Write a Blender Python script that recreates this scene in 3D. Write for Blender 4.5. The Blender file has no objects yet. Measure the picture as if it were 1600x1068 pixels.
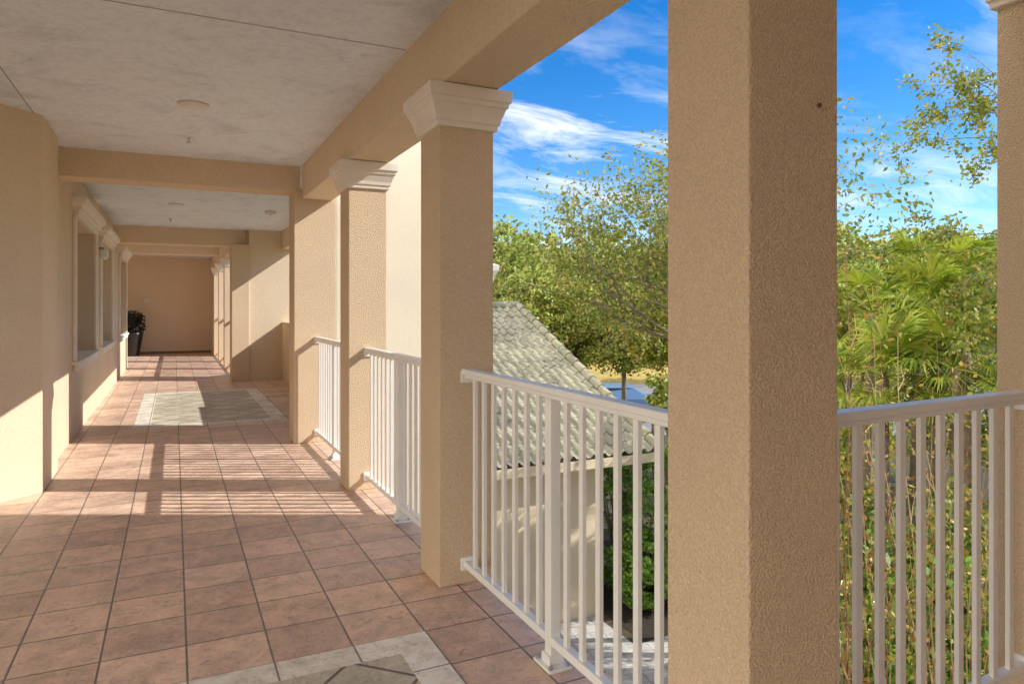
import bpy, bmesh, math, random
import numpy as np
from mathutils import Vector, Matrix
random.seed(7); rng = np.random.default_rng(7)
SC = bpy.context.scene
C = SC.collection
TH = math.atan(528/1090); sT, cT = math.sin(TH), math.cos(TH)
EYE = 1.38
GZ = -3.4
R = math.radians
def P(px, d, z):
    r = (px-800)/1090*d
    return Vector((r*cT+d*sT, d*cT-r*sT, z))

# ------------------------------------------------------------------ materials
def new_mat(name):
    m = bpy.data.materials.new(name); m.use_nodes = True
    nt = m.node_tree
    return m, nt, nt.nodes['Principled BSDF']
def N(nt, t, **kw):
    n = nt.nodes.new(t)
    for k, v in kw.items(): setattr(n, k, v)
    return n
def ramp(nt, fac, stops):
    r = N(nt, 'ShaderNodeValToRGB')
    e = r.color_ramp.elements
    while len(e) < len(stops): e.new(0.5)
    for i, (p, col) in enumerate(stops):
        e[i].position = p; e[i].color = (*col, 1)
    nt.links.new(fac, r.inputs[0])
    return r.outputs[0]
def noise(nt, vec, scale, detail=3, rough=.5, dist=0):
    n = N(nt, 'ShaderNodeTexNoise')
    n.inputs['Scale'].default_value = scale; n.inputs['Detail'].default_value = detail
    n.inputs['Roughness'].default_value = rough; n.inputs['Distortion'].default_value = dist
    nt.links.new(vec, n.inputs['Vector'])
    return n.outputs['Fac']
def math_n(nt, op, a, b=None):
    n = N(nt, 'ShaderNodeMath', operation=op)
    for i, v in enumerate((a, b)):
        if v is None: continue
        if isinstance(v, (int, float)): n.inputs[i].default_value = v
        else: nt.links.new(v, n.inputs[i])
    return n.outputs[0]
def mix_rgb(nt, fac, a, b, blend='MIX'):
    n = N(nt, 'ShaderNodeMix', data_type='RGBA', blend_type=blend)
    for s, v in ((0, fac), (6, a), (7, b)):
        if isinstance(v, (int, float)): n.inputs[s].default_value = v
        elif isinstance(v, tuple): n.inputs[s].default_value = (*v, 1)
        else: nt.links.new(v, n.inputs[s])
    return n.outputs[2]
def bump(nt, h, strength, dist, bsdf, prev=None):
    b = N(nt, 'ShaderNodeBump')
    b.inputs['Strength'].default_value = strength; b.inputs['Distance'].default_value = dist
    nt.links.new(h, b.inputs['Height'])
    if prev is not None: nt.links.new(prev, b.inputs['Normal'])
    if bsdf is not None: nt.links.new(b.outputs[0], bsdf.inputs['Normal'])
    return b.outputs[0]
def pos(nt): return N(nt, 'ShaderNodeNewGeometry').outputs['Position']
def scl(col, k): return tuple(min(1, x*k) for x in col)

def stucco(name, col, sc=85, strength=.7, dist=.006):
    m, nt, b = new_mat(name)
    p = pos(nt)
    v = noise(nt, p, 1.3, 3, .6)
    f2 = noise(nt, p, sc, 3, .55, .3)
    c1 = ramp(nt, v, [(.3, scl(col, .94)), (.7, scl(col, 1.07))])
    c2 = mix_rgb(nt, .45, c1, ramp(nt, f2, [(.36, scl(col, .76)), (.60, scl(col, 1.16))]))
    nt.links.new(c2, b.inputs['Base Color'])
    b.inputs['Roughness'].default_value = .9
    b.inputs['Specular IOR Level'].default_value = .25
    r2 = ramp(nt, f2, [(.32, (0, 0, 0)), (.68, (1, 1, 1))])
    bump(nt, r2, strength, dist, b)
    return m
def paint(name, col, rough=.45, var=.05, metal=0):
    m, nt, b = new_mat(name)
    v = noise(nt, pos(nt), 6, 2)
    nt.links.new(ramp(nt, v, [(.3, scl(col, 1-var)), (.7, scl(col, 1+var))]), b.inputs['Base Color'])
    b.inputs['Roughness'].default_value = rough; b.inputs['Metallic'].default_value = metal
    return m
def tile(name, cols, grout, size, loc=(0, 0), rot=0, mortar=.0045, rough=.45, relief=.5, w=None):
    m, nt, b = new_mat(name)
    p = pos(nt)
    mp = N(nt, 'ShaderNodeMapping')
    mp.inputs['Location'].default_value = (loc[0], loc[1], 0); mp.inputs['Rotation'].default_value = (0, 0, rot)
    nt.links.new(p, mp.inputs['Vector'])
    br = N(nt, 'ShaderNodeTexBrick'); br.offset = 0; br.squash = 1
    br.inputs['Scale'].default_value = 1
    br.inputs['Brick Width'].default_value = w or size; br.inputs['Row Height'].default_value = size
    br.inputs['Mortar Size'].default_value = mortar; br.inputs['Mortar Smooth'].default_value = .2
    br.inputs['Color1'].default_value = (*cols[0], 1); br.inputs['Color2'].default_value = (*cols[1], 1)
    br.inputs['Mortar'].default_value = (*grout, 1)
    nt.links.new(mp.outputs[0], br.inputs['Vector'])
    v = noise(nt, p, 6, 4, .65, .5)
    v3 = noise(nt, p, 19, 5, .7, 1.8)
    cc = mix_rgb(nt, .8, br.outputs['Color'], ramp(nt, v, [(.3, (.70, .65, .62)), (.5, (1.0, .985, .97)), (.72, (1.30, 1.27, 1.24))]), 'MULTIPLY')
    cc = mix_rgb(nt, .8, cc, ramp(nt, v3, [(.32, (.64, .59, .57)), (.45, (1, 1, 1)), (.66, (1.17, 1.17, 1.17))]), 'MULTIPLY')
    nt.links.new(cc, b.inputs['Base Color'])
    rr = ramp(nt, v, [(.3, (rough-.08,)*3), (.7, (rough+.14,)*3)])
    nt.links.new(rr, b.inputs['Roughness'])
    n1 = bump(nt, v3, relief, .009, None)
    inv = math_n(nt, 'SUBTRACT', 1.0, br.outputs['Fac'])
    bump(nt, inv, .8, .004, b, n1)
    return m
def leafmat(name, cols, trans=.35, rough=.55):
    m, nt, b = new_mat(name)
    g = N(nt, 'ShaderNodeNewGeometry')
    k = len(cols)
    col = ramp(nt, g.outputs['Random Per Island'], [((i+.5)/k, c_) for i, c_ in enumerate(cols)])
    nt.links.new(col, b.inputs['Base Color']); b.inputs['Roughness'].default_value = rough
    if trans > 0:
        tr = N(nt, 'ShaderNodeBsdfTranslucent')
        nt.links.new(mix_rgb(nt, .4, col, (1.0, .95, .35), 'MULTIPLY'), tr.inputs['Color'])
        mx = N(nt, 'ShaderNodeMixShader'); mx.inputs[0].default_value = trans
        nt.links.new(b.outputs[0], mx.inputs[1]); nt.links.new(tr.outputs[0], mx.inputs[2])
        nt.links.new(mx.outputs[0], nt.nodes['Material Output'].inputs['Surface'])
    return m

TAN = (.90, .705, .495)
M = {}
M['stucco'] = stucco('tan_stucco', TAN, 130, .7, .005)
M['column'] = stucco('column_stucco', (.885, .665, .445), 150, .85, .0065)
M['wing'] = stucco('cream_stucco', (.92, .79, .60), 130, .35, .004)
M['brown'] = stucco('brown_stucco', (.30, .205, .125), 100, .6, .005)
M['outwall'] = stucco('warm_tan_stucco', (.84, .68, .46), 100, .5, .005)
M['cap'] = paint('capital_plaster', (.90, .815, .70), .8, .04)
M['trim'] = paint('white_trim', (.84, .79, .71), .6)
M['white'] = paint('white_rail_paint', (.92, .895, .845), .35, .03)
M['glass'] = paint('shaded_window_glass', (.20, .155, .105), .4)
M['carglass'] = paint('car_glass', (.04, .045, .05), .1)
M['dark'] = paint('dark_brown_metal', (.035, .025, .02), .4)
M['rust'] = paint('rusty_metal', (.12, .06, .03), .7)
M['chrome'] = paint('brushed_metal', (.55, .54, .52), .35, .05, .8)
M['frost'] = paint('frosted_lens', (.8, .78, .73), .5)
M['planter'] = paint('dark_planter_glaze', (.02, .018, .018), .3)
M['asphalt'] = paint('asphalt', (.24, .235, .235), .9, .2)
M['kerb'] = paint('concrete_kerb', (.45, .43, .40), .9, .1)
M['carp'] = paint('blue_car_paint', (.16, .28, .46), .2)
M['tyre'] = paint('rubber', (.02, .02, .02), .8)
M['floor'] = tile('terracotta_tile', ((.88, .625, .475), (.64, .44, .335)), (.22, .18, .15), .305, (.26, -2.83+.305*20), 0, .0046, .38, .8)
M['border'] = tile('pale_border_tile', ((.93, .87, .76), (.85, .79, .68)), (.28, .24, .20), .305, (.26, -2.83+6.1), 0, .004, .5, .4)
M['slate'] = tile('grey_green_slate_tile', ((.76, .69, .53), (.56, .51, .39)), (.18, .155, .125), .305, (.26, .1), R(45), .008, .5, .9)
M['paver'] = tile('grey_paver', ((.60, .57, .53), (.52, .50, .46)), (.30, .28, .25), .24, (0, 0), R(8), .006, .85, .5, .44)
M['bark'] = paint('grey_brown_bark', (.24, .18, .125), .95, .35)
M['stem'] = paint('tan_stems', (.58, .42, .25), .9, .3)
M['redstem'] = paint('reddish_stems', (.40, .225, .12), .9, .3)
M['oak'] = leafmat('oak_leaves', [(.15, .21, .03), (.23, .29, .04), (.36, .38, .06), (.18, .23, .04), (.44, .33, .08)], .3)
M['bg'] = leafmat('green_leaves', [(.20, .29, .04), (.30, .39, .05), (.44, .47, .07), (.24, .31, .05), (.49, .39, .09)], 0)
M['bgy'] = leafmat('yellow_green_leaves', [(.36, .43, .05), (.49, .51, .07), (.57, .51, .08), (.28, .36, .05), (.50, .37, .09)], .2)
M['bgd'] = leafmat('deep_green_leaves', [(.13, .20, .04), (.19, .27, .05), (.28, .34, .06)], 0)
M['palm'] = leafmat('palm_blades', [(.24, .35, .03), (.38, .47, .045), (.54, .56, .08), (.17, .25, .03)], .28)
M['hedge'] = leafmat('hedge_leaves', [(.13, .28, .03), (.24, .43, .05), (.35, .54, .08), (.16, .31, .04)], 0, .35)
M['myrtle'] = leafmat('autumn_leaves', [(.44, .46, .06), (.58, .48, .08), (.56, .34, .07), (.44, .20, .05), (.38, .43, .05)], .25)
M['plantd'] = leafmat('dark_purple_leaves', [(.03, .02, .025), (.05, .03, .03), (.03, .05, .02)], 0)

m, nt, b = new_mat('painted_ceiling')
p_ = pos(nt)
a1 = noise(nt, p_, 2.4, 7, .70, .5); a2 = noise(nt, p_, 22, 4, .7)
cc = ramp(nt, a1, [(.34, (.73, .785, .83)), (.48, (.875, .93, .975)), (.7, (.905, .955, .995))])
cc = mix_rgb(nt, .45, cc, ramp(nt, a2, [(.3, (.72, .72, .72)), (.55, (1.04, 1.04, 1.04))]), 'MULTIPLY')
nt.links.new(cc, b.inputs['Base Color']); b.inputs['Roughness'].default_value = .9
bump(nt, a2, .5, .009, b)
M['ceil'] = m
m, nt, b = new_mat('roof_tile')
p_ = pos(nt)
br = N(nt, 'ShaderNodeTexBrick'); br.offset = 0
br.inputs['Scale'].default_value = 1; br.inputs['Brick Width'].default_value = .18; br.inputs['Row Height'].default_value = .25
br.inputs['Mortar Size'].default_value = .0
br.inputs['Color1'].default_value = (.52, .485, .355, 1); br.inputs['Color2'].default_value = (.38, .36, .26, 1)
nt.links.new(p_, br.inputs['Vector'])
cc = mix_rgb(nt, .7, br.outputs['Color'], ramp(nt, noise(nt, p_, 5, 6, .7), [(.3, (.55, .55, .5)), (.65, (1.15, 1.12, 1.05))]), 'MULTIPLY')
nt.links.new(cc, b.inputs['Base Color']); b.inputs['Roughness'].default_value = .85
bump(nt, noise(nt, p_, 40, 4), .3, .01, b)
M['roof'] = m
def groundmat(name, cols, sc):
    m, nt, b = new_mat(name)
    p = pos(nt)
    v = noise(nt, p, sc, 6, .7)
    v2 = noise(nt, p, sc*12, 4, .7)
    cc = ramp(nt, v, [(.3, cols[0]), (.5, cols[1]), (.7, cols[2])])
    cc = mix_rgb(nt, .7, cc, ramp(nt, v2, [(.3, (.5, .5, .5)), (.7, (1.3, 1.3, 1.3))]), 'MULTIPLY')
    nt.links.new(cc, b.inputs['Base Color']); b.inputs['Roughness'].default_value = .95
    bump(nt, v2, .8, .05, b)
    return m
M['ground'] = groundmat('leaf_litter_ground', [(.06, .065, .03), (.12, .09, .05), (.07, .10, .03)], .8)
M['lawn'] = groundmat('dry_golden_grass', [(.46, .31, .07), (.52, .36, .09), (.38, .34, .08)], .3)
M['mulch'] = groundmat('dark_mulch', [(.04, .028, .02), (.08, .055, .035), (.06, .04, .03)], 6)

# ------------------------------------------------------------------ mesh helpers
class MB:
    def __init__(s): s.v = []; s.f = []
    def box(s, x0, x1, y0, y1, z0, z1):
        i = len(s.v)
        s.v += [(x0,y0,z0),(x1,y0,z0),(x1,y1,z0),(x0,y1,z0),(x0,y0,z1),(x1,y0,z1),(x1,y1,z1),(x0,y1,z1)]
        s.f += [tuple(i+k for k in q) for q in ((3,2,1,0),(4,5,6,7),(0,1,5,4),(1,2,6,5),(2,3,7,6),(3,0,4,7))]
        return s
    def prism(s, poly, z0, z1):
        i = len(s.v); n = len(poly)
        s.v += [(x, y, z0) for x, y in poly] + [(x, y, z1) for x, y in poly]
        s.f += [tuple(range(i+n-1, i-1, -1)), tuple(range(i+n, i+2*n))]
        s.f += [(i+k, i+(k+1) % n, i+n+(k+1) % n, i+n+k) for k in range(n)]
        return s
    def rings(s, x0, x1, y0, y1, prof):
        i0 = len(s.v)
        for z, o in prof: s.v += [(x0-o,y0-o,z),(x1+o,y0-o,z),(x1+o,y1+o,z),(x0-o,y1+o,z)]
        for k in range(len(prof)-1):
            a = i0+4*k
            for q in range(4): s.f.append((a+q, a+(q+1) % 4, a+4+(q+1) % 4, a+4+q))
        a = i0+4*(len(prof)-1)
        s.f += [(a,a+1,a+2,a+3), (i0+3,i0+2,i0+1,i0)]
        return s
    def lathe(s, cx, cy, prof, n=20):
        i0 = len(s.v)
        for z, r in prof:
            for k in range(n):
                a = 2*math.pi*k/n; s.v.append((cx+r*math.cos(a), cy+r*math.sin(a), z))
        for j in range(len(prof)-1):
            for k in range(n):
                a = i0+j*n
                s.f.append((a+k, a+(k+1) % n, a+n+(k+1) % n, a+n+k))
        s.f.append(tuple(i0+k for k in reversed(range(n)))); e = i0+(len(prof)-1)*n
        s.f.append(tuple(e+k for k in range(n)))
        return s
    def tube(s, pts, rad, n=6):
        i0 = len(s.v); pts = [Vector(p) for p in pts]
        for j, p in enumerate(pts):
            t = (pts[min(j+1, len(pts)-1)]-pts[max(j-1, 0)])
            t = t.normalized() if t.length > 1e-9 else Vector((0, 0, 1))
            u = t.cross(Vector((.31, .95, .05)))
            if u.length < .1: u = t.cross(Vector((1, 0, 0)))
            u.normalize(); w = t.cross(u); r = rad[j]
            for k in range(n):
                a = 2*math.pi*k/n; s.v.append(tuple(p+u*(r*math.cos(a))+w*(r*math.sin(a))))
        for j in range(len(pts)-1):
            a = i0+j*n
            for k in range(n): s.f.append((a+k, a+(k+1) % n, a+n+(k+1) % n, a+n+k))
        s.f.append(tuple(i0+k for k in reversed(range(n)))); e = i0+(len(pts)-1)*n
        s.f.append(tuple(e+k for k in range(n)))
        return s
    def build(s, name, mat, parent=None, bevel=0, smooth=False, local=False):
        me = bpy.data.meshes.new(name)
        off = Vector((0, 0, 0))
        if parent is not None and not local:
            q = parent
            while q is not None: off += q.location; q = q.parent
        me.from_pydata([(x-off.x, y-off.y, z-off.z) for x, y, z in s.v], [], s.f)
        me.materials.append(mat)
        if smooth:
            for pl in me.polygons: pl.use_smooth = True
        o = bpy.data.objects.new(name, me); C.objects.link(o); o.parent = parent
        if bevel:
            md = o.modifiers.new('bevel', 'BEVEL'); md.width = bevel; md.segments = 2; md.limit_method = 'ANGLE'
        return o
def tag(o, label=None, cat=None, group=None, kind=None):
    if label: o['label'] = label
    if cat: o['category'] = cat
    if group: o['group'] = group
    if kind: o['kind'] = kind
    return o
def empty(name, loc, label, cat, group=None, rz=0):
    o = bpy.data.objects.new(name, None); C.objects.link(o)
    o.location = loc; o.rotation_euler = (0, 0, rz); o.empty_display_size = .1
    return tag(o, label, cat, group)
def leaves(name, pts, ln, wd, mat, parent, droop=0.0):
    pts = np.asarray(pts, float); n = len(pts)
    a = rng.normal(size=(n, 3)); a[:, 2] -= droop; a /= np.linalg.norm(a, axis=1)[:, None]
    q = rng.normal(size=(n, 3)); q[:, 2] *= .5
    bb = np.cross(a, q); bb /= np.linalg.norm(bb, axis=1)[:, None]+1e-9
    k = rng.uniform(.6, 1.3, size=(n, 1))
    A = a*k*ln/2; B = bb*k*wd/2
    off = np.array(parent.location) if parent is not None else 0
    p = pts-off
    V = np.stack([p-A, p+B-A*.1, p+A, p-B-A*.1], 1).reshape(-1, 3)
    F = np.arange(n*4).reshape(-1, 4)
    me = bpy.data.meshes.new(name); me.from_pydata(V.tolist(), [], F.tolist()); me.materials.append(mat)
    o = bpy.data.objects.new(name, me); C.objects.link(o); o.parent = parent
    return o

# ------------------------------------------------------------------ building setting
CZ = 2.80; SOF = 2.46
tag(MB().box(-4.5, 1.47, -1.6, 23.0, -.3, 0).box(1.47, 8.2, -1.6, 1.53, -.3, 0).box(1.47, 2.10, 7.55, 14.2, -.3, 0).build('floor', M['floor']), kind='structure')
def inlay(x0, x1, y0, y1, w):
    bd = MB().box(x0, x1, y0, y0+w, .0005, .004).box(x0, x1, y1-w, y1, .0005, .004).box(x0, x0+w, y0+w, y1-w, .0005, .004).box(x1-w, x1, y0+w, y1-w, .0005, .004)
    r = bd.build('floor_inlay', M['border']); tag(r, kind='structure')
    MB().box(x0+w, x1-w, y0+w, y1-w, .0005, .004).build('slate_field', M['slate'], r)
inlay(-.87, .96, .39, 2.83, .15)
inlay(-.42, 1.25, 8.85, 12.4, .18)
ce = MB().box(-4.5, 1.165, -1.6, 23.0, CZ, 3.2).box(1.165, 4.6, -1.6, 1.19, CZ, 3.2).box(1.165, 1.84, 7.55, 14.2, CZ, 3.2).build('ceiling', M['ceil']); tag(ce, kind='structure')
M['joint'] = paint('grey_joint', (.42, .40, .37), .9)  # plaster joints drawn as darker strips
MB().box(-4, 1.16, 3.735, 3.743, CZ-.002, CZ+.01).build('ceiling_joint', M['joint'], ce)
MB().box(-.935, -.927, -1.5, 6.2, CZ-.002, CZ+.01).build('ceiling_joint', M['joint'], ce)

wall = empty('wall', (-.95, 12, 0), 'long tan stucco wall with trimmed windows on the left of the walkway', 'wall')
wm = MB()
wm.prism([(-4.2, 2.87), (-.88, 6.19), (-.88, 6.95), (-1.32, 6.95), (-4.5, 3.3)], 0, CZ)
wins = [(8.6, 10.6), (11.5, 13.4), (15.2, 17.2)]
z0, z1 = .80, 2.32
wm.box(-1.32, -.95, 6.95, 18, 0, z0); wm.box(-1.32, -.95, 6.95, 18, z1, CZ)
edges = [6.95]+[e for w in wins for e in w]+[18]
for i in range(0, len(edges), 2): wm.box(-1.32, -.95, edges[i], edges[i+1], z0, z1)
wm.build('wall_face', M['stucco'], wall)
for a, b_ in wins:
    fr = MB()
    for y0, y1, q0, q1 in ((a, a+.09, z0, z1), (b_-.09, b_, z0, z1), (a+.09, b_-.09, z1-.09, z1), (a+.09, b_-.09, z0, z0+.07), ((a+b_)/2-.05, (a+b_)/2+.05, z0+.07, z1-.09)):
        fr.box(-1.24, -1.17, y0+.001, y1-.001, q0+.001, q1-.001)
    f = fr.build('window', M['trim'], wall, .006)
    MB().box(-1.30, -1.21, a+.01, b_-.01, z0+.01, z1-.01).build('pane', M['glass'], f)
    MB().box(-1.18, -.88, a-.12, b_+.12, z0-.035, z0+.004).box(-.947, -.90, a-.07, b_+.07, z0-.10, z0-.037).build('sill', M['cap'], f, .010)
    MB().rings(-.947, -.90, a-.06, b_+.06, [(z1, .0), (z1+.06, .005), (z1+.065, .03), (z1+.10, .035), (z1+.13, .07), (z1+.15, .08), (z1+.19, .085), (z1+.19, 0)]).build('head_moulding', M['cap'], f)
    for ya, yb in ((a-.10, a-.001), (b_+.001, b_+.10)):
        MB().box(-.949, -.915, ya, yb, z0+.006, z1-.002).build('casing', M['cap'], f, .006)
tag(MB().box(-.9, 4.598, -1.9, -1.605, 0, CZ).build('wall', M['brown']), 'unseen brown stucco wall added beside the side walkway to dim the column fronts', 'wall')  # unseen wall, added and kept dark to cut light on the column fronts
ew = empty('wall', (0, 22.6, 0), 'shaded tan end wall closing the far end of the walkway', 'wall')
MB().box(-4.5, 2.4, 22.6, 23.0, 0, CZ).box(-2.4, -2.1, 18.4, 22.6, 0, CZ).box(1.0, 1.27, 21.1, 22.6, 0, CZ-.4).build('wall_face', M['stucco'], ew)  # short right return added to keep the sun off the end wall
MB().box(-1.9, 1.0, 22.585, 22.6, 0, .07).build('skirting', M['brown'], ew)
d_ = MB().box(-1.85, -1.24, 22.56, 22.62, 0, 2.1).build('door', M['dark'], ew); d_['label'] = 'dark brown door panel'
MB().box(-1.30, -1.27, 22.53, 22.565, .95, 1.1).build('handle', M['chrome'], d_)
tag(MB().box(-.78, -.64, 22.57, 22.6, 1.48, 1.58).build('wall_plaque', M['trim'], None, .005), 'small pale plaque fixed on the far end wall', 'plaque')

# beams
tag(MB().box(1.165, 1.46, 1.19, 7.27, SOF, 3.4).build('beam', M['stucco'], None, .008), 'long tan stucco beam carried along the capitals of the columns', 'beam')
tag(MB().box(1.462, 4.2, 1.215, 1.52, 2.64, 3.4).build('beam', M['stucco'], None, .008), 'tan stucco beam over the side railing at the walkway corner', 'beam')
tag(MB().box(-.948, 1.16, 7.35, 7.66, 2.54, CZ+.02).build('beam', M['stucco'], None, .008), 'nearest tan cross beam under the ceiling, ahead of the first window', 'beam')
tag(MB().box(-.948, 1.3, 14.0, 14.35, 2.50, CZ+.02).build('beam', M['stucco'], None, .008), 'middle tan cross beam joining the sunlit alcove pier', 'beam')
tag(MB().box(-1.9, .975, 18.3, 18.6, 2.60, CZ+.02).build('beam', M['stucco'], None, .008), 'farthest tan cross beam in front of the end wall', 'beam')
tag(MB().box(.98, 1.28, 14.35, 22.6, 2.44, 3.3).build('beam', M['stucco'], None, .008), 'tan beam over the three far columns', 'beam')

CAP = [(0,.002),(.002,.016),(.026,.018),(.030,.026),(.055,.030),(.085,.042),(.108,.050),(.112,.058),(.135,.060),(.138,.072),(.196,.074)]
def column(x0, y0, label, ct=SOF, w=.29, group=None):
    x1, y1 = x0+w, y0+w
    e = empty('column', ((x0+x1)/2, (y0+y1)/2, 0), label, 'column', group)
    cb = ct-.2
    MB().box(x0, x1, y0, y1, .001, cb+.02).build('shaft', M['column'], e, .006)
    MB().rings(x0, x1, y0, y1, [(cb+z, o) for z, o in CAP]).build('capital', M['cap'], e, .003)
    return e
c1 = column(1.168, 1.185, 'large nearest tan column standing in front of the railing corner')
bo = MB().lathe(0, 0, [(0, .005), (.004, .0055), (.007, .0035)], 12).build('bolt', M['rust'], c1, 0, True, True)
bo.rotation_euler = (R(90), 0, 0); bo.location = (1.39-c1.location.x, -.1455, 1.86)
column(1.168, 3.225, 'tan stucco column with big stepped white capital beside the railing bracket')
column(1.168, 5.20, 'half sunlit tan column standing before the bright cream wall')
column(2.70, 1.23, 'tan column cut off by the right edge of the photo', 2.66)
for i, (y, l) in enumerate(((16.4, 'first of three far columns beyond the alcove pier'), (18.6, 'second of three far columns beyond the alcove pier'), (20.8, 'last of three far columns, next to the end wall'))):
    column(.985, y, l, 2.44)

# piers, alcove
tag(MB().box(1.08, 1.50, 7.24, 7.56, 0, 2.56).build('pier', M['column'], None, .008), 'bright sunlit stucco pier without capital where the railing ends', 'pier')
tag(MB().box(.955, 1.26, 13.8, 14.3, 0, 2.52).build('pier', M['column'], None, .008), 'tan pier at the far corner of the alcove', 'pier')
tag(MB().box(1.262, 2.10, 13.85, 14.2, -3.4, CZ).build('wall', M['stucco']), 'alcove end wall with a diagonal band of sun', 'wall')
tag(MB().box(1.85, 2.08, 7.58, 13.85, -.3, 1.08).build('parapet', M['stucco'], None, .008), 'low tan parapet wall along the outer side of the alcove', 'parapet')
tag(MB().box(1.842, 2.08, 7.58, 13.85, 2.45, 3.4).build('beam', M['stucco'], None, .008), 'tan beam above the alcove parapet', 'beam')

# ------------------------------------------------------------------ railings
def railing(p0, p1, label, posts=1, gap=.112, zz=0):
    p0 = Vector((*p0, zz)); p1 = Vector((*p1, zz)); u = p1-p0; L = u.length
    e = empty('railing', p0, label, 'railing', 'white balcony railings', math.atan2(u.y, u.x))
    MB().box(0, L, -.029, .029, 1.044, 1.07).box(0, L, -.014, .014, 1.024, 1.0435).build('top_rail', M['white'], e, .005, False, True)
    MB().box(0, L, -.018, .018, .085, .118).build('bottom_rail', M['white'], e, .003, False, True)
    for x0, x1 in ((.0, .012), (L-.012, L)):
        for za, zb in ((1.0, 1.055), (.07, .135)):
            MB().box(x0, x1, -.034, .034, za, zb).build('bracket', M['white'], e, .003, False, True)
    pp = [L*(k+1)/(posts+1) for k in range(posts)]
    for x in pp:
        q = MB().box(x-.024, x+.024, -.022, .022, .01, 1.0255).build('post', M['white'], e, .003, False, True)
        MB().box(x-.065, x+.065, -.05, .05, .001, .013).box(x-.032, x+.032, -.032, .032, .0125, .05).build('base_plate', M['white'], q, .003, False, True)
        for sx in (-1, 1):
            for sy in (-1, 1): MB().lathe(x+sx*.05, sy*.036, [(.013, .009), (.024, .009), (.026, .004)], 8).build('bolt', M['chrome'], q, 0, False, True)
    marks = [0]+pp+[L]
    for a, b_ in zip(marks[:-1], marks[1:]):
        n = max(1, round((b_-a)/gap))
        for k in range(1, n):
            x = a+(b_-a)*k/n
            MB().box(x-.0135, x+.0135, -.0075, .0075, .117, 1.025).build('baluster', M['white'], e, 0, False, True)
    return e
railing((1.312, 1.475), (1.312, 3.225), 'white metal railing between the nearest column and the capped column', 1, .108)
railing((1.312, 3.515), (1.312, 5.20), 'white metal railing between the capped column and the half sunlit column')
railing((1.312, 5.49), (1.312, 7.24), 'white metal railing between the half sunlit column and the bright pier')
railing((1.458, 1.355), (2.70, 1.425), 'white metal railing at the right, in front of the palms', 0, .100, .014)
railing((1.13, 14.3), (1.13, 16.4), 'far white railing beyond the alcove pier', 1)
railing((1.13, 16.69), (1.13, 18.6), 'far white railing between the first two far columns', 1)
railing((1.13, 18.89), (1.13, 20.8), 'farthest white railing between the last two far columns', 1)

# ------------------------------------------------------------------ fittings
def downlight(x, y, label):
    e = empty('ceiling_light', (x, y, CZ), label, 'light', 'round recessed ceiling lights')
    MB().lathe(x, y, [(CZ-.016, .085), (CZ-.013, .10), (CZ-.001, .106)], 28).build('rim', M['trim'], e, 0, True)
    MB().lathe(x, y, [(CZ-.021, .06), (CZ-.014, .084)], 28).build('lens', M['frost'], e)
downlight(.12, 5.4, 'nearest round white ceiling light')
downlight(.03, 10.8, 'round white ceiling light past the first cross beam')
def sprinkler(x, y, label):
    e = empty('sprinkler', (x, y, CZ), label, 'sprinkler')
    MB().lathe(x, y, [(CZ-.008, .03), (CZ-.001, .034)], 16).build('escutcheon', M['trim'], e)
    MB().lathe(x, y, [(CZ-.05, .022), (CZ-.046, .022), (CZ-.045, .006), (CZ-.008, .010)], 12).build('head', M['chrome'], e)
sprinkler(.11, 6.45, 'small sprinkler head under the near ceiling')
sprinkler(-.05, 12.6, 'small sprinkler head under the middle ceiling')
e = empty('smoke_detector', (1.3, 11.0, CZ), 'round white smoke detector by the alcove opening', 'smoke detector')
MB().lathe(1.3, 11.0, [(CZ-.05, .05), (CZ-.04, .075), (CZ-.001, .085)], 20).build('body', M['trim'], e, 0, True)
MB().lathe(1.3, 11.0, [(CZ-.062, .02), (CZ-.049, .03)], 12).build('sensor', M['chrome'], e)
e = empty('wall_lamp', (-.94, 11.08, 2.1), 'small pale wall lamp between two left windows', 'lamp')
MB().box(-.949, -.925, 11.04, 11.12, 2.15, 2.26).build('mount', M['cap'], e, .01)
MB().lathe(-.87, 11.08, [(2.02, .035), (2.05, .055), (2.13, .06), (2.16, .05)], 20).build('shade', M['frost'], e, 0, True)
MB().box(-.925, -.87, 11.065, 11.095, 2.16, 2.18).build('arm', M['rust'], e)

# planter with plant
pp = Vector((-1.02, 21.9, 0))
e = tag(MB().lathe(pp.x, pp.y, [(.001, .15), (.03, .16), (.60, .25), (.64, .26), (.65, .22), (.58, .21)], 24).build('planter', M['planter'], None, 0, True), 'tall tapered dark planter by the far end wall', 'planter')
e = empty('potted_plant', (pp.x, pp.y, .58), 'dark bushy plant growing in the tapered planter', 'plant')
q = rng.normal(size=(700, 3)); q /= np.linalg.norm(q, axis=1)[:, None]; q *= rng.uniform(.3, 1.15, size=(700, 1))*np.array([.28, .28, .31])
leaves('foliage', q+np.array([pp.x, pp.y, .90]), .15, .05, M['plantd'], e)
st = MB()
for k in range(5): st.tube([(pp.x, pp.y, .55), (pp.x+.1*math.cos(k*1.3), pp.y+.1*math.sin(k*1.3), .95)], [.012, .006], 5)
st.build('stem', M['stem'], e)

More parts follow.
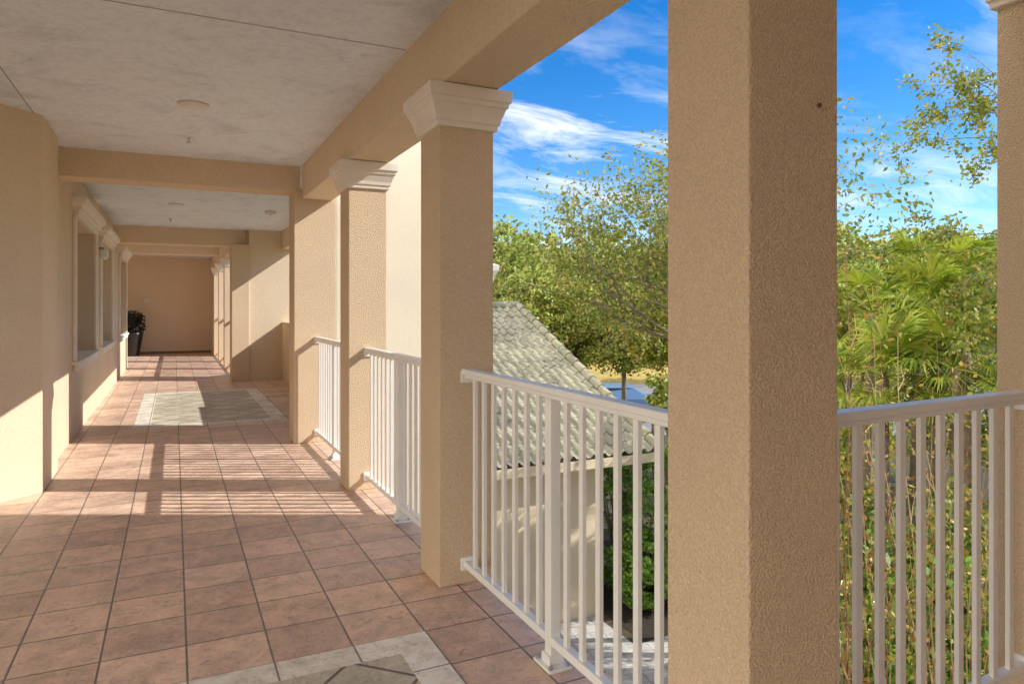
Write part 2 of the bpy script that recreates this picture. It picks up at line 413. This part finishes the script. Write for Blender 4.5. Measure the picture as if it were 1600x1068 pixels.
# ------------------------------------------------------------------ building wings outside
w = empty('building', (2, 7.4, GZ), 'bright cream stucco wing rising behind the half sunlit column', 'building')
MB().box(1.502, 2.95, 7.245, 7.55, GZ, 5).box(2.952, 3.36, 7.6, 9.1, GZ, 1.62).build('wall', M['wing'], w)
MB().rings(2.952, 3.36, 7.6, 9.1, [(1.62, .0), (1.66, .05), (1.72, .06), (1.80, .10), (1.86, .11), (1.90, .02)]).build('cornice', M['trim'], w)
w = empty('building', (6, -1, GZ), 'tall tan stucco block at the end of the side walkway', 'building')
MB().box(4.6, 7.73, -1.34, 1.4, GZ, 8).build('wall', M['stucco'], w)

# tiled-roof outbuilding
g = empty('building', (4.5, 13.5, GZ), 'low tan outbuilding with grey green barrel tile roof below the railing', 'building')
EX0, EX1, EY, RY, EZ, RZ = 2.4, 6.86, 8.8, 13.8, -.88, 1.36
MB().box(2.6, 6.0, 9.15, 18.3, GZ, -.80).build('wall', M['outwall'], g)
gb = MB(); i = 0
gb.v += [(6.0, 9.25, -.80), (6.0, 18.3, -.80), (6.0, RY, RZ-.15), (5.9, 9.25, -.80), (5.9, 18.3, -.80), (5.9, RY, RZ-.15)]
gb.f += [(0, 1, 2), (5, 4, 3)]
gb.build('gable', M['outwall'], g)
rf = MB()
PT = .18
nx = int((EX1-EX0)/PT*8); ncr = 20
for side in (0, 1):
    base = len(rf.v); rows = []
    for k in range(ncr):
        for e_ in (0, 1):
            t = (k+e_)/ncr
            rows.append((t, .024 if e_ == 0 else .0))
    for t, lift in rows:
        y = EY+(RY-EY)*t if side == 0 else 2*RY-EY-(RY-EY)*t
        z = EZ+(RZ-EZ)*t
        for i in range(nx+1):
            x = EX0+(EX1-EX0)*i/nx
            rf.v.append((x, y, z+lift+.038*max(-.35, math.sin(x/PT*2*math.pi))))
    for j in range(len(rows)-1):
        for i in range(nx):
            a = base+j*(nx+1)+i
            rf.f.append((a, a+1, a+nx+2, a+nx+1) if side == 0 else (a, a+nx+1, a+nx+2, a+1))
roof = rf.build('roof', M['roof'], g)
def captiles(pts0, pts1, n):
    mb = MB(); a = Vector(pts0); b_ = Vector(pts1)
    for k in range(n):
        p = a+(b_-a)*(k/n); q = a+(b_-a)*((k+1.12)/n)
        mb.tube([p+Vector((0, 0, .02)), q], [.085, .072], 10)
    return mb
captiles((EX1, RY, RZ+.03), (EX0, RY, RZ+.03), 13).build('ridge_cap', M['roof'], roof)
captiles((EX1-.04, EY, EZ+.04), (EX1-.04, RY, RZ+.04), 18).build('rake_cap', M['roof'], roof)
MB().box(EX0, EX1, EY-.01, EY+.03, EZ-.15, EZ-.02).build('fascia', M['outwall'], g)
MB().box(EX0, EX1-.02, EY+.03, 9.16, EZ-.17, EZ-.15).build('soffit', M['outwall'], g)
bg_ = MB(); bg_.v += [(EX1-.06, EY, EZ-.2), (EX1-.06, RY, RZ-.2), (EX1-.06, RY, RZ), (EX1-.06, EY, EZ), (EX1, EY, EZ-.2), (EX1, RY, RZ-.2), (EX1, RY, RZ), (EX1, EY, EZ)]
bg_.f += [(0,1,2,3), (7,6,5,4), (0,4,5,1), (3,2,6,7), (0,3,7,4), (1,5,6,2)]
bg_.build('bargeboard', M['cap'], g)

# ------------------------------------------------------------------ ground
def sheet(poly, z):
    mb = MB(); mb.v += [(x, y, z) for x, y in poly]; mb.f.append(tuple(range(len(poly)))); return mb
tag(sheet([(-600, -600), (900, -600), (900, 1200), (-600, 1200)], GZ).build('ground', M['ground']), kind='structure')
def strip(d0, d1, z):
    return sheet([(r*cT+d*sT, d*cT-r*sT) for d, r in ((d0, -60), (d0, 90), (d1, 90), (d1, -60))], z)
tag(strip(25.5, 41.5, GZ+.004).build('road', M['asphalt']), kind='structure')
tag(strip(41.8, 66, GZ+.006).build('lawn', M['lawn']), kind='structure')
def kerb(d):
    a = []
    for dd, r in ((d, -60), (d, 90), (d+.2, 90), (d+.2, -60)): a.append((r*cT+dd*sT, dd*cT-r*sT))
    return MB().prism(a, GZ, GZ+.12)
tag(kerb(41.5).build('kerb', M['kerb']), kind='structure'); tag(kerb(25.3).build('kerb', M['kerb']), kind='structure')
tag(sheet([(2.0, 2.6), (5.2, 2.6), (7.6, 8.1), (5.85, 8.1), (5.85, 9.14), (2.0, 9.14)], GZ+.008).build('walkway', M['paver']), kind='structure')
tag(sheet([(6.02, 8.15), (10, 8.15), (10, 12), (6.02, 12)], GZ+.004).build('mulch_bed', M['mulch']), kind='structure')

# ------------------------------------------------------------------ vegetation
def rv(): 
    v = Vector((random.gauss(0, 1), random.gauss(0, 1), random.gauss(0, 1))); return v.normalized()
def grow(mb, p, d, L, r, lvl, maxl, tips, kids, wander=.28, up=.06, shrink=.62):
    nseg = 5 if lvl < maxl else 3
    pts = [p.copy()]; rad = [r]; d = d.normalized()
    for i in range(nseg):
        d = (d+rv()*wander+Vector((0, 0, up))).normalized()
        p = p+d*(L/nseg); pts.append(p.copy()); rad.append(r*(1-.5*(i+1)/nseg))
    mb.tube(pts, rad, 7 if lvl == 0 else (5 if lvl < 3 else 3))
    if lvl == maxl:
        tips.extend(pts[1:]); return
    for k in range(kids[lvl]):
        t = .35+.65*(k+random.random()*.6)/kids[lvl]; t = min(t, 1)
        x = t*nseg; i = min(int(x), nseg-1); q = pts[i].lerp(pts[i+1], x-i)
        ax = rv(); nd = (d+(ax-d*ax.dot(d)).normalized()*random.uniform(.6, 1.3)).normalized()
        grow(mb, q, nd, L*shrink*random.uniform(.75, 1.2), rad[i+1]*.6, lvl+1, maxl, tips, kids, wander, up, shrink)
def branchy(base, trunk_h, limb_len, r, label, kids, per, sig, ln, wd, mat, dirs, maxl=3, up=.06, lr=.5, shrink=.62):
    e = empty('tree', base, label, 'tree')
    mb = MB(); tips = []
    p = Vector(base); pts = [p.copy()]; rad = [r]
    for i in range(6):
        p = p+Vector((random.gauss(0, .06), random.gauss(0, .06), trunk_h/6)); pts.append(p.copy()); rad.append(r*(1-.07*(i+1)))
    mb.tube(pts, rad, 10)
    for k in range(len(dirs)):
        d = Vector(dirs[k][:3])+rv()*.12
        q = pts[-1].lerp(pts[-2], random.random()*.9)
        grow(mb, q, d, limb_len*dirs[k][3], r*lr, 0, maxl, tips, kids, .28, up, shrink)
    mb.build('trunk', M['bark'], e, 0, True)
    T = np.array([tuple(t) for t in tips])
    T = np.repeat(T, per, 0); T = T+rng.normal(size=T.shape)*sig
    leaves('crown', T, ln, wd, M[mat], e, .3)
    return e
def massed(base, h, rad, zlow, nclump, nleaf, ln, label, mat, group=None, name='tree', cat='tree', stems=1, sq=1.0):
    base = Vector(base)
    e = empty(name, base, label, cat, group)
    cz = base.z+(h+zlow)/2; hz = (h-zlow)/2
    cl = []
    while len(cl) < nclump:
        v = rv()*random.uniform(.35, 1)**.6
        if sq > 1: v = Vector([max(-1, min(1, c_*sq)) for c_ in v])
        cl.append((base.x+v.x*rad*.85, base.y+v.y*rad*.85, cz+v.z*hz*.85))
    cl = np.array(cl)
    mb = MB()
    for s_ in range(stems):
        o = Vector((random.gauss(0, .15), random.gauss(0, .15), 0))*(stems > 1)
        mb.tube([base+o, base+o*1.5+Vector((0, 0, zlow)), Vector((base.x, base.y, cz))+o*2], [.035*h**.9*.5+.02, .03*h**.9*.4+.015, .02], 8)
    for q in cl[:min(14, nclump)]:
        a = Vector((base.x, base.y, base.z+zlow+.2*(cz-base.z-zlow))); q = Vector(q)
        mb.tube([a, a.lerp(q, .5)+rv()*rad*.08, q], [.008*h+.01, .005*h+.006, .003*h], 5)
    mb.build('trunk' if cat == 'tree' else 'stem', M['bark'], e, 0, True)
    idx = rng.integers(0, nclump, nleaf)
    sz = rng.uniform(.12, .28, nclump)*min(rad, hz*1.3)
    v = rng.normal(size=(nleaf, 3)); v /= np.linalg.norm(v, axis=1)[:, None]; v *= rng.uniform(.1, 1, (nleaf, 1))**.6*1.5
    pts = cl[idx]+v*sz[idx][:, None]*np.array([1.1, 1.1, .8])
    pts[:, 2] = np.maximum(pts[:, 2], base.z+.05)
    leaves('crown' if cat == 'tree' else 'foliage', pts, ln, ln*.55, M[mat], e, .2)
    return e

L_ = Vector((-cT, sT, 0))
def camdir(l, up, fwd=0, k=1): return tuple(L_*l+Vector((sT, cT, 0))*fwd+Vector((0, 0, up)))+(k,)
branchy(P(1165, 16, GZ), 3.7, 3.2, .20, 'airy oak tree with open sunlit branches behind the nearest column', (5, 4, 4), 9, .14, .115, .06, 'oak',
        [camdir(1, .55), camdir(1, .25, 0, 1.1), camdir(.8, 1.0, 0, 1.15), camdir(.4, 1.3, 0, 1.2), camdir(-.2, 1.2, 0, .9), camdir(-.6, .95, 0, .9), camdir(.9, .75, 0, 1.25), camdir(.6, .8, .5, 1.15), camdir(.6, 1.2, 0, 1.25)], lr=.28, up=.05)
branchy(P(1760, 9, GZ), 5.9, 2.2, .12, 'leafy twigs hanging in from a tree beyond the upper right edge', (5, 3, 3), 16, .06, .075, .04, 'oak',
        [camdir(1, .50, 0, 1.1), camdir(1, .15, 0, 1.15), camdir(1, .25, .3, 1.1), camdir(1, 1.0, 0, 1.1), camdir(-1, .5), camdir(1, -.05, 0, .95)], up=-.03, lr=.25, shrink=.5)
def ztop(y, d): return EYE+(478-y)*d/1090-GZ
bgs = [(795, 43, 345, 75, 'bg', .2), (862, 63, 380, 90, 'bg', .03), (935, 66, 392, 90, 'bg', .03), (1010, 64, 380, 95, 'bg', .03), (1085, 66, 360, 95, 'bg', .03),
       (1290, 44, 352, 75, 'bg', .2), (1365, 46, 380, 80, 'bgd', .2), (1440, 43, 385, 75, 'bgd', .2), (1510, 44, 355, 90, 'bgd', .2), (1590, 43, 350, 80, 'bgd', .2), (720, 43, 360, 90, 'bgd', .2)]
for px, d, yt, wpx, mt, lo in bgs:
    h = ztop(yt, d); massed(P(px, d, GZ), h, wpx*d/1090, h*lo, 70, 8500, d*.0080, 'broadleaf tree in the green belt across the road', mt, 'trees across the road', sq=1.15)
for px, d, yt, wpx, mt in ((835, 22.5, 415, 66, 'bg'), (900, 23.5, 428, 74, 'bgy'), (975, 22.5, 440, 76, 'bg'), (1050, 20, 445, 80, 'bgy')):
    massed(P(px, d, GZ), ztop(yt, d), wpx*d/1090, ztop(582, d), 70, 9500, .14, 'feathery small tree standing behind the tiled roof', mt, 'small trees behind the tiled roof', sq=1.2)
for px, d, yt, wpx, mt, l in ((1038, 18, 556, 36, 'bg', 'low round bush nearest to the big column, before the road'), (890, 22, 548, 36, 'bgy', 'low yellow green bush rising above the tiled roof edge')):
    massed(P(px, d, GZ), ztop(yt, d), wpx*d/1090, .2, 40, 4500, .12, l, mt, None, 'shrub', 'shrub', 3)
for px, d, yt, wpx, mt, l in ((1325, 14, 395, 75, 'bgy', 'fine leaved yellow green tree left behind the palms'), (1440, 19, 400, 95, 'bg', 'green tree centred behind the palms'), (1560, 17, 390, 80, 'bg', 'green tree right behind the palms')):
    massed(P(px, d, GZ), ztop(yt, d), wpx*d/1090, .6, 90, 9500, .12, l, mt, None, 'tree', 'tree', 1, 1.3)
n = 20000
dd = rng.uniform(72, 88, n); r_ = rng.uniform(-60, 110, n)
top = 10.8+1.6*np.sin(r_*.22)+1.1*np.sin(r_*.61+1)+.7*np.sin(r_*1.7)
zz = GZ+top*rng.uniform(.0, 1, n)**.7
pts = np.stack([r_*cT+dd*sT, dd*cT-r_*sT, zz], 1)
fw = leaves('far_woodland', pts, 1.2, .75, M['bg'], None); tag(fw, 'distant mass of green woodland along the horizon', 'woodland', None, 'stuff')

# fan palms
def palm(base, h, nf, lp, lb, label):
    base = Vector(base); e = empty('palm_tree', base, label, 'palm')
    top = base+Vector((random.gauss(0, .15), random.gauss(0, .15), h))
    MB().tube([base, base.lerp(top, .5)+Vector((.05, .03, 0)), top], [.09, .075, .07], 10).build('trunk', M['bark'], e, 0, True)
    mb = MB(); ps = MB()
    for k in range(nf):
        az = 2.4*k+random.gauss(0, .2); el = R(80-120*k/nf+random.gauss(0, 10))
        d = Vector((math.cos(az)*math.cos(el), math.sin(az)*math.cos(el), math.sin(el)))
        q = top+d*lp*random.uniform(.7, 1.3)-Vector((0, 0, .1))
        ps.tube([top, top.lerp(q, .5)+Vector((0, 0, .05)), q], [.012, .009, .006], 4)
        side = d.cross(Vector((0, 0, 1))); side = side.normalized() if side.length > .05 else Vector((1, 0, 0))
        nrm = side.cross(d)
        d2 = (d+Vector((0, 0, -.35))).normalized()
        lbk = lb*random.uniform(.65, 1.15)
        for j in range(40):
            f = -1+2*j/39; ph = f*R(125)
            bd = (d2*math.cos(ph)+side*math.sin(ph)+nrm*.13*random.random()).normalized()
            ll = lbk*(1-.22*abs(f))*random.uniform(.87, 1.08)
            w_ = bd.cross(nrm).normalized()*.028*ll/.7
            mid = q+bd*ll*.55+nrm*.03; tip = q+bd*ll-Vector((0, 0, random.uniform(.05, .32)*ll))
            i = len(mb.v)
            mb.v += [tuple(q), tuple(mid+w_), tuple(tip), tuple(mid-w_)]
            mb.f.append((i, i+1, i+2, i+3))
    ps.build('petiole', M['palm'], e)
    mb.build('crown', M['palm'], e)
for px, d, y, l in ((1345, 11, 490, 'fan palm nearest to the big column, left of the palm group'), (1455, 10, 500, 'broad fan palm in the middle of the palm group'), (1425, 13.5, 425, 'tall fan palm rising at the back of the palm group'),
                    (1525, 11.5, 435, 'tall fan palm beside the column at the right edge'), (1380, 9.4, 590, 'low fan palm behind the left end of the side railing'), (1505, 9.1, 575, 'low fan palm behind the right end of the side railing')):
    palm(P(px, d, GZ), ztop(y, d), 20, .60, .60, l)

def stems(base, n, spread, h, mat, lm, label, per, ln=.06, lo=3):
    base = Vector(base); e = empty('shrub', base, label, 'shrub')
    mb = MB(); tips = []
    for k in range(n):
        a = random.uniform(0, 2*math.pi); rr = spread*math.sqrt(random.random())
        p = base+Vector((math.cos(a)*rr*.5, math.sin(a)*rr*.5, 0)); hh = h*random.uniform(.5, 1.05)
        pts = [p]; d = Vector((math.cos(a)*rr/h*1.0, math.sin(a)*rr/h*1.0, 1))
        for i in range(7):
            d = (d+rv()*.10).normalized(); p = p+d*hh/7; pts.append(p)
            if i > lo: tips.append(p)
        r0 = random.uniform(.005, .013); mb.tube(pts, [r0*(1-.1*i) for i in range(8)], 4)
        for i in range(lo+1, 7):
            dd_ = (d+rv()*.9).normalized(); q = pts[i]; x = [q, q+dd_*.2+rv()*.03, q+dd_*.45+rv()*.06]
            mb.tube(x, [r0*.5, r0*.35, r0*.2], 3); tips += x[1:]
    mb.build('stem', M[mat], e)
    T = np.array([tuple(t) for t in tips]); T = np.repeat(T, per, 0); T = T+rng.normal(size=T.shape)*.09
    leaves('foliage', T, ln, ln*.5, M[lm], e, .4)
stems(P(1355, 5.6, GZ), 38, 1.0, 5.0, 'redstem', 'myrtle', 'thin red stemmed shrub with orange leaves behind the side railing', 4, .055)
stems(P(1530, 5.9, GZ), 30, .9, 4.6, 'stem', 'myrtle', 'tan stemmed shrub behind the right end of the side railing', 4, .055)
stems(P(1430, 6.5, GZ), 36, 1.2, 3.2, 'stem', 'bg', 'thicket of tan canes in the middle behind the side railing', 3, .08)
for px, d, h, r, mt, l in ((1335, 8.2, 2.7, 1.0, 'bgd', 'deep green bush under the low palms at left'), (1440, 7.9, 2.3, 1.0, 'hedge', 'mid green bush under the cane thicket'), (1540, 8.0, 2.7, 1.0, 'bgd', 'deep green bush beside the right edge column'),
                           (1360, 6.9, 1.9, .8, 'hedge', 'glossy low shrub at the foot of the red stems'), (1510, 7.0, 1.8, .8, 'hedge', 'glossy low shrub at the foot of the tan stems'), (1435, 7.2, 1.4, .7, 'hedge', 'glossy low shrub under the cane thicket')):
    massed(P(px, d, GZ), h, r, .1, 50, 3000, .14, l, mt, None, 'shrub', 'shrub', 4, 1.3)
for x, y, h, r, l in ((6.72, 9.75, 2.5, .56, 'tall glossy green shrub at the corner of the tiled outbuilding'), (6.75, 9.1, 1.2, .42, 'low glossy green shrub in front of the tall shrub'), (7.45, 9.5, 2.4, .6, 'mid height glossy shrub right of the outbuilding corner'), (7.3, 8.8, 1.5, .45, 'rounded glossy shrub at the front right of the mulch bed')):
    massed((x, y, GZ), h, r, .05, 70, 7000, .075, l, 'hedge', None, 'shrub', 'shrub', 3, 1.5)

# car on the road
def car(loc, rz, label):
    e = empty('parked_car', loc, label, 'car', None, rz)
    prof = [(-2.15, .35), (-2.2, .7), (-2.1, .95), (-1.55, 1.02), (-1.0, 1.45), (.45, 1.47), (1.15, 1.0), (2.05, .85), (2.2, .6), (2.15, .35)]
    mb = MB(); n = len(prof)
    for y, k in ((-.85, 1), (.85, 1)): mb.v += [(x, y*(.82 if z > 1.1 else 1), z) for x, z in prof]
    mb.f += [tuple(reversed(range(n))), tuple(range(n, 2*n))]+[(i, (i+1) % n, n+(i+1) % n, n+i) for i in range(n)]
    body = mb.build('body', M['carp'], e, .06, False, True)
    for s_ in (-1, 1):
        w = MB(); y = s_*.80
        w.v += [(-1.3, y*1.04, 1.04), (.95, y*1.04, 1.04), (.38, y*.90, 1.40), (-.93, y*.90, 1.40)]; w.f.append((0, 1, 2, 3)); w.build('side_window', M['carglass'], e, 0, False, True)
    w = MB(); w.v += [(1.16, -.7, 1.03), (1.16, .7, 1.03), (.50, .62, 1.46), (.50, -.62, 1.46)]; w.f.append((0, 1, 2, 3)); w.build('windscreen', M['carglass'], e, 0, False, True)
    for x in (-1.35, 1.35):
        for y in (-.78, .78):
            t = MB().tube([(x, y-.1, .33), (x, y+.1, .33)], [.33, .33], 18).build('wheel', M['tyre'], e, .02, False, True)
            MB().tube([(x, y-.11, .33), (x, y+.11, .33)], [.19, .19], 12).build('rim', M['chrome'], t, 0, False, True)
    for y in (-.6, .6): MB().box(2.10, 2.19, y-.18, y+.18, .62, .76).build('headlight', M['frost'], e, .02, False, True)
cp = P(968, 29.5, GZ+.004)
car(cp, -TH, 'blue car on the road, mostly hidden below the railing')

# ------------------------------------------------------------------ world, sun, camera
SUN_EL = R(33.3)
sd = Vector((cT*math.cos(SUN_EL), -sT*math.cos(SUN_EL), math.sin(SUN_EL)))
w = bpy.data.worlds.new('World'); SC.world = w; w.use_nodes = True
nt = w.node_tree; bgN = nt.nodes['Background']
sky = N(nt, 'ShaderNodeTexSky', sky_type='NISHITA'); sky.sun_disc = False
sky.sun_elevation = SUN_EL; sky.sun_rotation = math.atan2(sd.x, sd.y); sky.air_density = .9; sky.dust_density = .1; sky.ozone_density = 3.0
hs = N(nt, 'ShaderNodeHueSaturation'); hs.inputs['Hue'].default_value = .506; hs.inputs['Saturation'].default_value = 1.4; hs.inputs['Value'].default_value = 1.35
nt.links.new(sky.outputs[0], hs.inputs['Color'])
tc = N(nt, 'ShaderNodeTexCoord'); sp = N(nt, 'ShaderNodeSeparateXYZ'); nt.links.new(tc.outputs['Generated'], sp.inputs[0])
zz = math_n(nt, 'ADD', math_n(nt, 'MAXIMUM', sp.outputs[2], 0.0), .16)
cb = N(nt, 'ShaderNodeCombineXYZ')
nt.links.new(math_n(nt, 'DIVIDE', sp.outputs[0], zz), cb.inputs[0]); nt.links.new(math_n(nt, 'DIVIDE', sp.outputs[1], zz), cb.inputs[1])
mp = N(nt, 'ShaderNodeMapping'); mp.inputs['Rotation'].default_value = (0, 0, R(-35)); mp.inputs['Scale'].default_value = (1.0, 1.9, 1); mp.inputs['Location'].default_value = (.4, .7, 0)
nt.links.new(cb.outputs[0], mp.inputs[0])
c_a = noise(nt, mp.outputs[0], 2.0, 9, .66, .5)
c_b = noise(nt, mp.outputs[0], .5, 2, .5, .2)
mask = math_n(nt, 'MULTIPLY', ramp(nt, c_a, [(.46, (0, 0, 0)), (.73, (1, 1, 1))]), ramp(nt, c_b, [(.40, (.12, .12, .12)), (.62, (1, 1, 1))]))
col = mix_rgb(nt, math_n(nt, 'MULTIPLY', mask, .95), hs.outputs[0], (9.5, 9.5, 9.7))
# unseen fill glow added low in the western sky to brighten the shaded walkway
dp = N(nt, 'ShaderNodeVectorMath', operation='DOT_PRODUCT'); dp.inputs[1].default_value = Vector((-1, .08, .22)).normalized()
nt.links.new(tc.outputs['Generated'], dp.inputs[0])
west_fill = math_n(nt, 'MULTIPLY', ramp(nt, dp.outputs['Value'], [(.35, (0, 0, 0)), (.75, (1, 1, 1))]), ramp(nt, c_b, [(.25, (.6, .6, .6)), (.6, (1, 1, 1))]))
col = mix_rgb(nt, west_fill, col, (29, 27, 23.5))
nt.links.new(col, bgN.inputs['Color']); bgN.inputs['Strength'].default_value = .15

sl = bpy.data.lights.new('sun', 'SUN'); sl.energy = 5.0; sl.angle = R(.35); sl.color = (1, .98, .92)
so = bpy.data.objects.new('sun', sl); C.objects.link(so); so.location = (20, -10, 20)
so.rotation_euler = (-sd).to_track_quat('-Z', 'Y').to_euler()

cam = bpy.data.cameras.new('camera'); co = bpy.data.objects.new('camera', cam); C.objects.link(co)
cam.sensor_width = 36; cam.lens = 36*1090/1600
cam.shift_y = (478-534)/1600
co.location = (0, 0, EYE); co.rotation_euler = (R(90), 0, -TH)
cam.clip_start = .05; cam.clip_end = 3000
SC.camera = co
SC.view_settings.view_transform = 'Standard'; SC.view_settings.look = 'None'; SC.view_settings.exposure = 0
